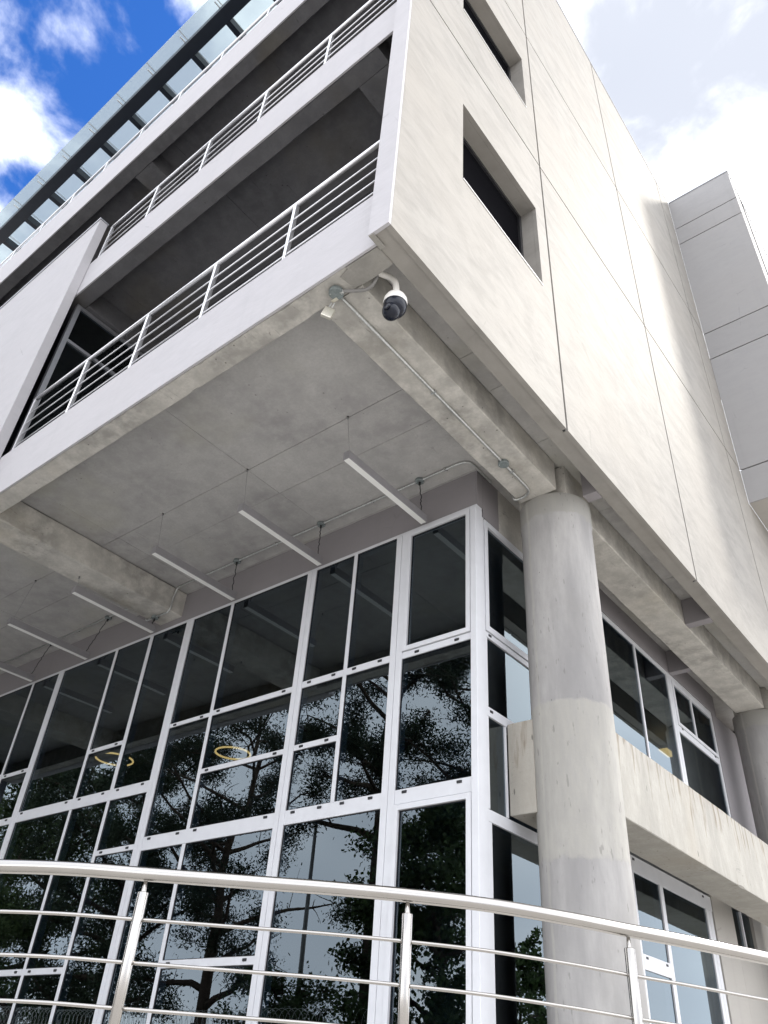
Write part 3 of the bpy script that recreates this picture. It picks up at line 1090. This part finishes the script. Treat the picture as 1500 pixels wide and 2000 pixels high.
# the slab edge behind the fascia carries the posts, so the rails start at its top
box('fascia_top', B, 'front_plaster', XL, -0.202, 0.114, 0.30, 5.95, 5.996)
box('fascia_top', B, 'front_plaster', XL, -0.202, 0.114, 0.30, 9.82, 9.866)
box('fascia_top', B, 'front_plaster', XL, -0.202, 0.114, 0.30, 14.12, 14.166)
balcony_rail('steel railing with five posts along the lowest balcony, above the ceiling lights', 6.00, P1, -0.205, 0.95)
balcony_rail('steel railing of the middle balcony, ending at the top of the white projecting wall', 9.87, [x - 0.05 for x in P1], -0.205, 0.91)
balcony_rail('steel railing peeking over the topmost white band, below the glass canopy', 14.17, [-2.2 - 1.15 * k for k in range(12)], -0.205, 0.50)

# ------------------------------------------------------------------ roof canopy
cz = 17.40
K = thing('glass_canopy', 'dark steel roof canopy with greenish glass panes above the top balcony', 'canopy', (-8.0, 2.0, 14.22))
box('front_beam', K, 'steel_dark_blue', XL, -0.21, 0.03, 0.29, cz, cz + 0.22, 0.004)
box('rear_beam', K, 'steel_dark_blue', XL, -0.21, 4.30, 4.50, cz, cz + 0.22, 0.004)
for k in range(14):
    x = -0.95 - 1.09 * k
    box('rafter', K, 'steel_dark_blue', x - 0.06, x + 0.06, 0.292, 4.298, cz + 0.01, cz + 0.20)
    for yy in (0.16, 2.3, 4.4):
        tube('glass_fixing', K, 'galvanised', [(x, yy, cz + 0.19), (x, yy, cz + 0.335)], 0.02, 8)
    box('fixing_arm', K, 'rail_steel', x - 0.012, x + 0.012, -0.12, 0.028, cz + 0.17, cz + 0.20)
    for ya, yb in ((-0.20, 2.29), (2.305, 4.5)):
        box('glass_pane', K, 'canopy_glass', x - 1.09 + 0.007, x - 0.007, ya, yb, cz + 0.34, cz + 0.356)
    box('joint_seal', K, 'paint_white_trim', x - 0.0065, x + 0.0065, -0.198, 4.49, cz + 0.339, cz + 0.354)
for x in (-1.2, -6.45, -11.7):
    box('canopy_post', K, 'steel_dark_blue', x - 0.08, x + 0.08, 4.32, 4.48, 14.2, cz - 0.001)

# ------------------------------------------------------------------ linear pendant lights under the soffit
LX = [-1.905, -3.45, -4.975, -6.66, -8.27, -9.80]
WX = [-1.905, -3.41, -4.925, -6.53, -7.80, -9.35]
LL = ['linear pendant light nearest the round column under the concrete soffit',
      'linear pendant light second from the round column under the soffit',
      'linear pendant light third from the round column, just right of the concrete cross beam',
      'linear pendant light hanging right under the concrete cross beam',
      'linear pendant light just left of the concrete cross beam',
      'linear pendant light at the left edge of the picture']
for k, (x, wx) in enumerate(zip(LX, WX)):
    zt_ = 5.248 if k == 3 else 5.619
    t = thing('linear_light', LL[k], 'light', (x, 2.4, 5.075), 'linear pendant lights under the balcony soffit')
    y0, y1 = 1.745, 3.055
    zl, zh = 5.072, 5.172
    V = [(x - 0.036, y0, zl), (x + 0.036, y0, zl), (x + 0.036, y0, zh), (x - 0.036, y0, zh)]
    box('housing', t, 'light_housing', x - 0.039, x + 0.039, y0, y1, zl + 0.004, zh, 0.003)
    box('diffuser', t, 'diffuser', x - 0.032, x + 0.032, y0 + 0.006, y1 - 0.006, zl, zl + 0.0035)
    box('end_cap', t, 'light_housing', x - 0.0395, x + 0.0395, y0 - 0.004, y0 - 0.0005, zl + 0.002, zh + 0.001)
    box('end_cap', t, 'light_housing', x - 0.0395, x + 0.0395, y1 + 0.0005, y1 + 0.004, zl + 0.002, zh + 0.001)
    tube('suspension_wire', t, 'wire_steel', [(wx + (x - wx) * 0.0, 1.70, zt_), (x, y0 + 0.04, zh)], 0.0016, 6)
    tube('ceiling_hook', t, 'wire_steel', [(wx, 1.70, zt_), (wx, 1.70, zt_ - 0.03)], 0.012, 8)
    r = random.Random(k)
    pts = []
    for i in range(19):
        f = i / 18
        p = Vector((wx, 2.95, zt_ - 0.03)).lerp(Vector((x, y1 - 0.05, zh - 0.002)), f)
        w = 0.010 * math.sin(math.pi * f)
        pts.append(p + Vector((r.uniform(-w, w), r.uniform(-w, w), 0)))
    tube('power_cable', t, 'cable_black', pts, 0.0055, 6)
    tube('cable_gland', t, 'cable_black', [(wx, 2.95, zt_ - 0.028), (wx, 2.95, zt_ - 0.075)], 0.013, 8)

# ------------------------------------------------------------------ conduits
def junction(parent, x, y, z, r=0.055, h=0.032, name='junction_box'):
    j = lathe(name, parent, 'box_grey', [(r * 0.96, 0), (r, -0.004), (r, -h), (r * 0.93, -h - 0.004)], (x, y, z), 22)
    for a in (0.6, 0.6 + math.pi):
        lathe('screw', j, 'galvanised', [(0.006, 0), (0.006, -0.004)], (x + r * 0.75 * math.cos(a), y + r * 0.75 * math.sin(a), z - h - 0.002), 8)
    return j


t = thing('ceiling_conduit', 'galvanised conduit with round junction boxes crossing the concrete soffit above the glass', 'conduit', (-5.0, 2.95, 5.62))
zc = 5.602
path = [(-1.262, 3.42, zc), (-1.26, 3.25, zc), (-1.255, 3.05, zc), (-1.30, 2.975, zc), (-1.40, 2.95, zc)]
path = smooth_path(path, 6) + [(-6.05, 2.95, zc)] + smooth_path([(-6.10, 2.95, zc), (-6.16, 2.95, zc - 0.03), (-6.20, 2.95, zc - 0.18), (-6.205, 2.95, zc - 0.30), (-6.25, 2.95, 5.232), (-6.34, 2.95, 5.23)], 6) + [(-6.60, 2.95, 5.23)]
tube('conduit_pipe', t, 'galvanised', path, 0.013, 10)
path = smooth_path([(-6.60, 2.94, 5.225), (-6.70, 2.94, 5.228), (-6.735, 2.94, 5.28), (-6.74, 2.94, 5.50), (-6.78, 2.94, zc), (-6.9, 2.94, zc)], 6) + [(-12.2, 2.94, zc)]
tube('conduit_pipe', t, 'galvanised', path, 0.013, 10)
for k, wx in enumerate(WX):
    junction(t, wx, 2.95, 5.247 if k == 3 else 5.618, 0.052)
for x in (-1.55, -2.6, -4.2, -5.6, -8.6):
    box('pipe_clip', t, 'galvanised', x - 0.008, x + 0.008, 2.925, 2.975, zc - 0.014, zc + 0.015)

t = thing('beam_conduit', 'straight galvanised conduit along the pale edge beam, from the dome camera to the column', 'conduit', (-0.75, 1.8, 5.25))
zc = 5.234
path = [(-0.735, 0.30, zc), (-0.745, 1.6, zc), (-0.755, 3.20, zc)] + smooth_path([(-0.757, 3.28, zc), (-0.775, 3.38, zc), (-0.84, 3.43, zc), (-0.93, 3.44, zc), (-0.98, 3.42, zc + 0.01), (-0.99, 3.41, zc + 0.12)], 6)
tube('conduit_pipe', t, 'galvanised', path, 0.013, 10)
junction(t, -0.735, 0.245, 5.247, 0.062, 0.034)
junction(t, -0.752, 2.84, 5.247, 0.056, 0.034)
for y in (1.62, 3.0):
    box('pipe_clip', t, 'galvanised', -0.776, -0.724, y - 0.008, y + 0.008, zc - 0.013, 5.249)
fl = smooth_path([(-0.68, 0.265, 5.225), (-0.60, 0.315, 5.222), (-0.52, 0.36, 5.222), (-0.45, 0.365, 5.235), (-0.40, 0.350, 5.28), (-0.395, 0.335, 5.33)], 8)
tube('flexible_hose', t, 'flex_grey', fl, 0.014, 12)
tube('hose_coupling', t, 'galvanised', [(-0.705, 0.255, 5.226), (-0.675, 0.268, 5.226)], 0.019, 10)

# padlock hanging under the junction box
t = thing('padlock', 'pale metal padlock hanging beside the round junction box at the beam corner', 'padlock', (-0.86, 0.30, 5.06))
o = box('lock_body', t, 'brass_pale', -0.905, -0.815, 0.283, 0.317, 5.065, 5.170, 0.006)
o.rotation_euler = (0.1, 0.3, 0.85)
sh = []
for i in range(13):
    a = math.pi * i / 12
    sh.append((0.024 * math.cos(a), 0, 0.024 * math.sin(a) + 0.03))
sh = [(0.024, 0, -0.01)] + sh + [(-0.024, 0, -0.01)]
rotm = Matrix.Rotation(0.5, 4, 'Y')
o = tube('shackle', t, 'galvanised', [Vector((-0.835, 0.297, 5.168)) + rotm @ Vector(p) for p in sh], 0.0055, 8)
box('hasp', t, 'brass_pale', -0.815, -0.755, 0.27, 0.300, 5.205, 5.211, 0.001)

# ------------------------------------------------------------------ dome camera
t = thing('security_camera', 'white and black dome security camera on a gooseneck under the building corner', 'camera', (-0.29, 0.47, 5.35))
dc = Vector((-0.285, 0.47, 5.015))
CS = 1.13
arm = smooth_path([(-0.40, 0.335, 5.335), (-0.375, 0.40, 5.345), (-0.335, 0.445, 5.325), (-0.300, 0.465, 5.26), (-0.288, 0.47, 5.18), (-0.285, 0.47, 5.10)], 8)
tube('arm', t, 'camera_white', arm, 0.026, 18)
lathe('wall_plate', t, 'camera_white', [(0.05, 0.0), (0.05, 0.012), (0.045, 0.016)], (-0.40, 0.327, 5.33), 24, 'Y')
lathe('collar', t, 'camera_white', [(0.030, 0.06), (0.034, 0.05), (0.034, 0.015), (0.030, 0.008)], dc + Vector((0, 0, 0.045)), 28)
pr = [(0.028, 0.060), (0.050, 0.055), (0.070, 0.038), (0.082, 0.010), (0.085, -0.020), (0.083, -0.040)]
lathe('hood', t, 'camera_white', [(a * CS, b * CS) for a, b in pr], dc, 44)
pr = [(0.0815, -0.040), (0.0815, -0.060), (0.078, -0.085), (0.066, -0.110), (0.045, -0.128), (0.012, -0.134)]
lathe('dome', t, 'camera_black', [(a * CS, b * CS) for a, b in pr], dc, 44)
# tilting lens ball hanging out of the dome
bm = bmesh.new()
bmesh.ops.create_uvsphere(bm, u_segments=32, v_segments=18, radius=0.078)
me = bpy.data.meshes.new('lens_ball')
bm.to_mesh(me)
bm.free()
me.polygons.foreach_set('use_smooth', [True] * len(me.polygons))
lb = link('lens_ball', me, 'camera_black', t, dc + Vector((-0.014, -0.024, -0.135)))
lb.scale = (0.92, 0.92, 1.0)
lathe('lens_window', t, 'lens_black', [(0.034, 0.0), (0.030, -0.010), (0.016, -0.016)], dc + Vector((0.0, -0.094, -0.155)), 28, 'Y')
lathe('dome_seam', t, 'lens_black', [(0.0935, -0.043), (0.0945, -0.0455), (0.0935, -0.048)], dc, 44)

# ------------------------------------------------------------------ lamps behind the glass
def ring_lamp(label, c, r):
    t = thing('ring_lamp', label, 'lamp', c, 'glowing ring lamps behind the glass')
    c = Vector(c)
    pts = [c + Vector((r * math.cos(2 * math.pi * i / 48), r * math.sin(2 * math.pi * i / 48), 0)) for i in range(49)]
    tube('ring', t, 'lamp_warm', pts, 0.016, 8, at=c)
    for a in (0.3, 2.4, 4.5):
        p = c + Vector((r * math.cos(a), r * math.sin(a), 0.02))
        tube('suspension_wire', t, 'wire_steel', [p, (p.x, p.y, 5.6)], 0.003, 6)


ring_lamp('glowing ring lamp behind the glass farther from the column', (-10.45, 5.3, 4.60), 0.33)
ring_lamp('glowing ring lamp behind the glass nearer the column', (-7.55, 5.6, 4.30), 0.28)
t = thing('ceiling_lamp', 'small lit lamp behind the side window above the mezzanine beam', 'lamp', (-2.6, 11.46, 5.25))
box('lamp_plate', t, 'lamp_warm', -2.68, -2.52, 11.2, 11.62, 5.28, 5.30)
tube('suspension_wire', t, 'wire_steel', [(-2.6, 11.4, 5.3), (-2.6, 11.4, 5.6)], 0.004, 6)

# ------------------------------------------------------------------ railing in the foreground
RP = [(-3.4, -3.05, 0.56), (-2.2, -2.02, 0.57), (-1.47, -1.405, 0.58), (-1.172, -1.155, 0.606), (-0.872, -0.903, 0.628), (-0.651, -0.718, 0.638), (-0.432, -0.534, 0.637), (-0.108, -0.262, 0.636),
      (0.12, -0.071, 0.635), (0.343, 0.116, 0.629), (0.56, 0.332, 0.621), (0.752, 0.585, 0.608), (0.901, 0.82, 0.595), (1.056, 1.096, 0.585), (1.243, 1.452, 0.57),
      (1.582, 2.111, 0.543), (2.3, 3.55, 0.50)]
t = thing('terrace_railing', 'curved brushed steel railing with round posts crossing the foreground', 'railing', (0.34, 0.12, TZ))
sp = smooth_path(RP, 8)
tube('handrail', t, 'stainless', sp, 0.0255, 24)


def at_rail(x):
    for a, b in zip(sp[:-1], sp[1:]):
        if a.x <= x <= b.x:
            return a.lerp(b, (x - a.x) / (b.x - a.x))


px = [-2.75, -1.95, -1.20, -0.432, 0.343, 0.905, 1.40, 1.95]
posts = [at_rail(x) for x in px]
for p in posts:
    tube('post', t, 'stainless', [(p.x, p.y, TZ), (p.x, p.y, p.z - 0.066), (p.x, p.y, p.z - 0.064)], [0.0205, 0.0205, 0.0195], 20)
    tube('post_pin', t, 'stainless', [(p.x, p.y, p.z - 0.066), (p.x, p.y, p.z - 0.060), (p.x, p.y, p.z - 0.018)], [0.0105, 0.0100, 0.0060], 12)
    lathe('post_base', t, 'stainless', [(0.045, 0.001), (0.045, 0.012), (0.030, 0.020)], (p.x, p.y, TZ), 20)
for i in range(len(posts) - 1):
    a, b = posts[i], posts[i + 1]
    seg = [a] + [q for q in sp if a.x + 0.01 < q.x < b.x - 0.01] + [b]
    for k in range(6):
        dz = -0.157 - 0.142 * k
        tube('rail_bar', t, 'stainless', [q + Vector((0, 0, dz)) for q in seg], 0.0068, 10)

# ------------------------------------------------------------------ what the glass mirrors: trees, fence, lamp post
def tree(name, label, base, height, crown, seed, mat, trunk_r=0.22, lean=(0, 0), bare=0.4, tips=260, leaf=0.16, leaves=46, drop=0.0, spread=1.0, sig=0.17, asp=0.13, clump=None):
    rnd = random.Random(seed)
    nr = np.random.default_rng(seed)
    bx, by = base
    t = thing(name, label, 'tree', (bx, by, GZ), 'trees across from the glass front')
    V, F = [], []

    def add(pts, rad, seg):
        v, f = tube_geo(pts, rad, seg, False)
        o = len(V)
        V.extend(v)
        F.extend(tuple(i + o for i in q) for q in f)

    top = Vector((bx + lean[0], by + lean[1], GZ + height))
    trunk = []
    for i in range(11):
        f = i / 10
        p = Vector((bx, by, GZ)).lerp(top, f)
        w = 0.30 * f
        trunk.append(p + Vector((rnd.uniform(-w, w), rnd.uniform(-w, w), 0)))
    trunk = smooth_path(trunk, 3)
    add(trunk, [trunk_r * (1 - 0.88 * i / (len(trunk) - 1)) for i in range(len(trunk))], 9)
    ends = []
    nl = 26
    for i in range(nl):
        f = bare + (0.97 - bare) * (i + rnd.random()) / nl
        p0 = trunk[int(f * (len(trunk) - 1))]
        a = i * 2.4 + rnd.uniform(-0.5, 0.5)
        g_ = (f - bare) / (1 - bare)
        ln = crown * spread * (0.45 + 0.75 * math.sin(math.pi * (0.18 + 0.72 * g_))) * rnd.uniform(0.7, 1.15)
        rise = rnd.uniform(0.05, 0.6) - drop
        d = Vector((math.cos(a), math.sin(a), rise))
        pts = [p0]
        for q in range(1, 6):
            d2 = d + Vector((rnd.uniform(-.3, .3), rnd.uniform(-.3, .3), rnd.uniform(-.2, .35)))
            pts.append(pts[-1] + d2.normalized() * ln / 5)
        r0 = trunk_r * (1 - f) * 0.55 + 0.025
        add(pts, [r0 * (1 - 0.8 * q / 5) for q in range(6)], 5)
        for q in range(2, 6):
            for _ in range(2):
                e = pts[q] + Vector((rnd.gauss(0, 1), rnd.gauss(0, 1), rnd.gauss(0.15, 0.7))).normalized() * ln * rnd.uniform(0.12, 0.36)
                m_ = pts[q].lerp(e, 0.5) + Vector((0, 0, rnd.uniform(-0.05, 0.1)))
                add([pts[q], m_, e], [0.018, 0.012, 0.006], 4)
                ends += [e, m_]
            ends.append(pts[q])
    mesh_obj('trunk', t, 'bark', V, F, (bx, by, GZ), True)
    rnd.shuffle(ends)
    if clump:                                    # needles gather in separate pads at the limb ends
        keep = []
        for e in ends:
            if all((e - q).length > clump for q in keep):
                keep.append(e)
        ends = keep
    ends = ends[:tips]
    E_ = np.array([tuple(e) for e in ends])
    n = len(E_) * leaves
    c = np.repeat(E_, leaves, axis=0) + nr.normal(0, sig, (n, 3)) * np.array([1, 1, 0.75])
    d = nr.normal(0, 1, (n, 3))
    d[:, 2] -= drop * 1.5
    d /= np.linalg.norm(d, axis=1)[:, None]
    s = np.cross(d, nr.normal(0, 1, (n, 3)))
    s /= np.linalg.norm(s, axis=1)[:, None]
    L_ = leaf * nr.uniform(0.6, 1.4, (n, 1))
    wd = L_ * asp
    vv = np.stack([c, c + d * L_ * 0.5 + s * wd, c + d * L_, c + d * L_ * 0.5 - s * wd], axis=1).reshape(-1, 3) - np.array([bx, by, GZ])
    me = bpy.data.meshes.new('crown')
    me.vertices.add(4 * n)
    me.vertices.foreach_set('co', vv.ravel())
    me.loops.add(4 * n)
    me.loops.foreach_set('vertex_index', np.arange(4 * n, dtype=np.int32))
    me.polygons.add(n)
    me.polygons.foreach_set('loop_start', np.arange(0, 4 * n, 4, dtype=np.int32))
    me.update()
    me.validate()
    link('crown', me, mat, t, (bx, by, GZ))
    return t


tree('pine_tree', 'tall dark pine with a forked trunk mirrored in the panes beside the corner', (-13.3, -10.0), 17.5, 3.5, 11, 'needles_dark', 0.30, (0.6, 0.2), 0.40, 62, 0.12, 900, sig=0.28, asp=0.16, clump=1.0)
tree('pine_tree', 'dark pine mirrored in the corner panes, right of the forked pine', (-9.9, -11.2), 16.0, 3.0, 23, 'needles_dark', 0.22, (-0.5, 0.0), 0.42, 40, 0.12, 900, sig=0.28, asp=0.16, clump=1.1)
tree('broadleaf_tree', 'low dense broadleaf tree mirrored in the bottom corner pane', (-10.2, -8.4), 7.6, 1.9, 31, 'leaf_green', 0.14, (0.2, 0), 0.14, 300, 0.12, 110, asp=0.3, sig=0.2)
tree('broadleaf_tree', 'wide loose tree mirrored in the middle panes with sky showing through', (-20.4, -10.4), 15.0, 3.7, 47, 'needles_dark', 0.24, (0.6, 0), 0.24, 58, 0.12, 850, sig=0.30, asp=0.17, clump=1.0)
tree('broadleaf_tree', 'small bush mirrored at the foot of the forked pine', (-15.2, -8.8), 3.9, 1.3, 53, 'leaf_green', 0.08, (0, 0), 0.1, 200, 0.10, 80, asp=0.3)
tree('pine_tree', 'tall dark tree mirrored in the panes under the ring lamps', (-25.9, -10.2), 14.6, 3.6, 61, 'needles_dark', 0.26, (0.3, 0), 0.18, 210, 0.13, 340, sig=0.26, asp=0.18, clump=0.55)
tree('broadleaf_tree', 'thick green tree mirrored in the left panes', (-31.5, -10.6), 13.6, 4.2, 71, 'needles_green', 0.24, (0.2, 0), 0.08, 320, 0.20, 130, sig=0.30, asp=0.16)
tree('broadleaf_tree', 'thick yellow green tree mirrored at the far left edge of the glass', (-39.0, -11.2), 14.0, 4.6, 83, 'needles_green', 0.24, (0, 0), 0.06, 320, 0.22, 130, sig=0.32, asp=0.16)
tree('broadleaf_tree', 'leafy tree mirrored low in the side glass next to the column', (25.0, 48.3), 10.3, 2.2, 91, 'leaf_green', 0.2, (0, 0), 0.3, 200, 0.3, 40, asp=0.3)

# fence with coiled razor wire
t = thing('security_fence', 'dark bar fence topped with coiled razor wire, mirrored low in the glass', 'fence', (-22.0, -7.2, GZ))
fy = -7.2
nb = 0
for i in range(9):
    x = -36.0 + 3.2 * i
    box('fence_post', t, 'galvanised_dark', x - 0.04, x + 0.04, fy - 0.04, fy + 0.04, GZ, 1.28)
    if i < 8:
        box('fence_rail', t, 'galvanised_dark', x + 0.042, x + 3.158, fy - 0.02, fy + 0.02, 0.95, 1.0)
        box('fence_rail', t, 'galvanised_dark', x + 0.042, x + 3.158, fy - 0.02, fy + 0.02, GZ + 0.2, GZ + 0.25)
        V, F = [], []
        for q in range(24):
            xx = x + 0.12 + q * 0.128
            v, f = tube_geo([(xx, fy - 0.03, GZ + 0.05), (xx, fy - 0.03, 1.05)], 0.008, 4)
            F.extend(tuple(j + len(V) for j in ff) for ff in f)
            V.extend(v)
        tag(mesh_obj('fence_bars', t, 'galvanised_dark', V, F, (x, fy, GZ)), kind='stuff')
        pts = []
        for q in range(181):
            a = q / 180
            an = a * 2 * math.pi * 15
            pts.append((x + 3.2 * a, fy + 0.26 * math.cos(an), 1.30 + 0.26 * math.sin(an)))
        tube('razor_coil', t, 'galvanised', pts, 0.006, 4)
t = thing('lamp_post', 'thin dark lamp post mirrored in front of the forked pine', 'lamp post', (-15.0, -9.2, GZ))
tube('pole', t, 'galvanised_dark', [(-15.0, -9.2, GZ), (-15.0, -9.2, 2.0), (-15.0, -9.2, 6.6)], [0.085, 0.075, 0.05], 12)
lathe('lamp_head', t, 'galvanised_dark', [(0.05, 0), (0.16, 0.05), (0.17, 0.09), (0.04, 0.2)], (-15.0, -9.2, 6.6), 16)
lathe('pole_base', t, 'galvanised_dark', [(0.18, 0.0), (0.18, 0.03), (0.11, 0.06)], (-15.0, -9.2, GZ), 16)
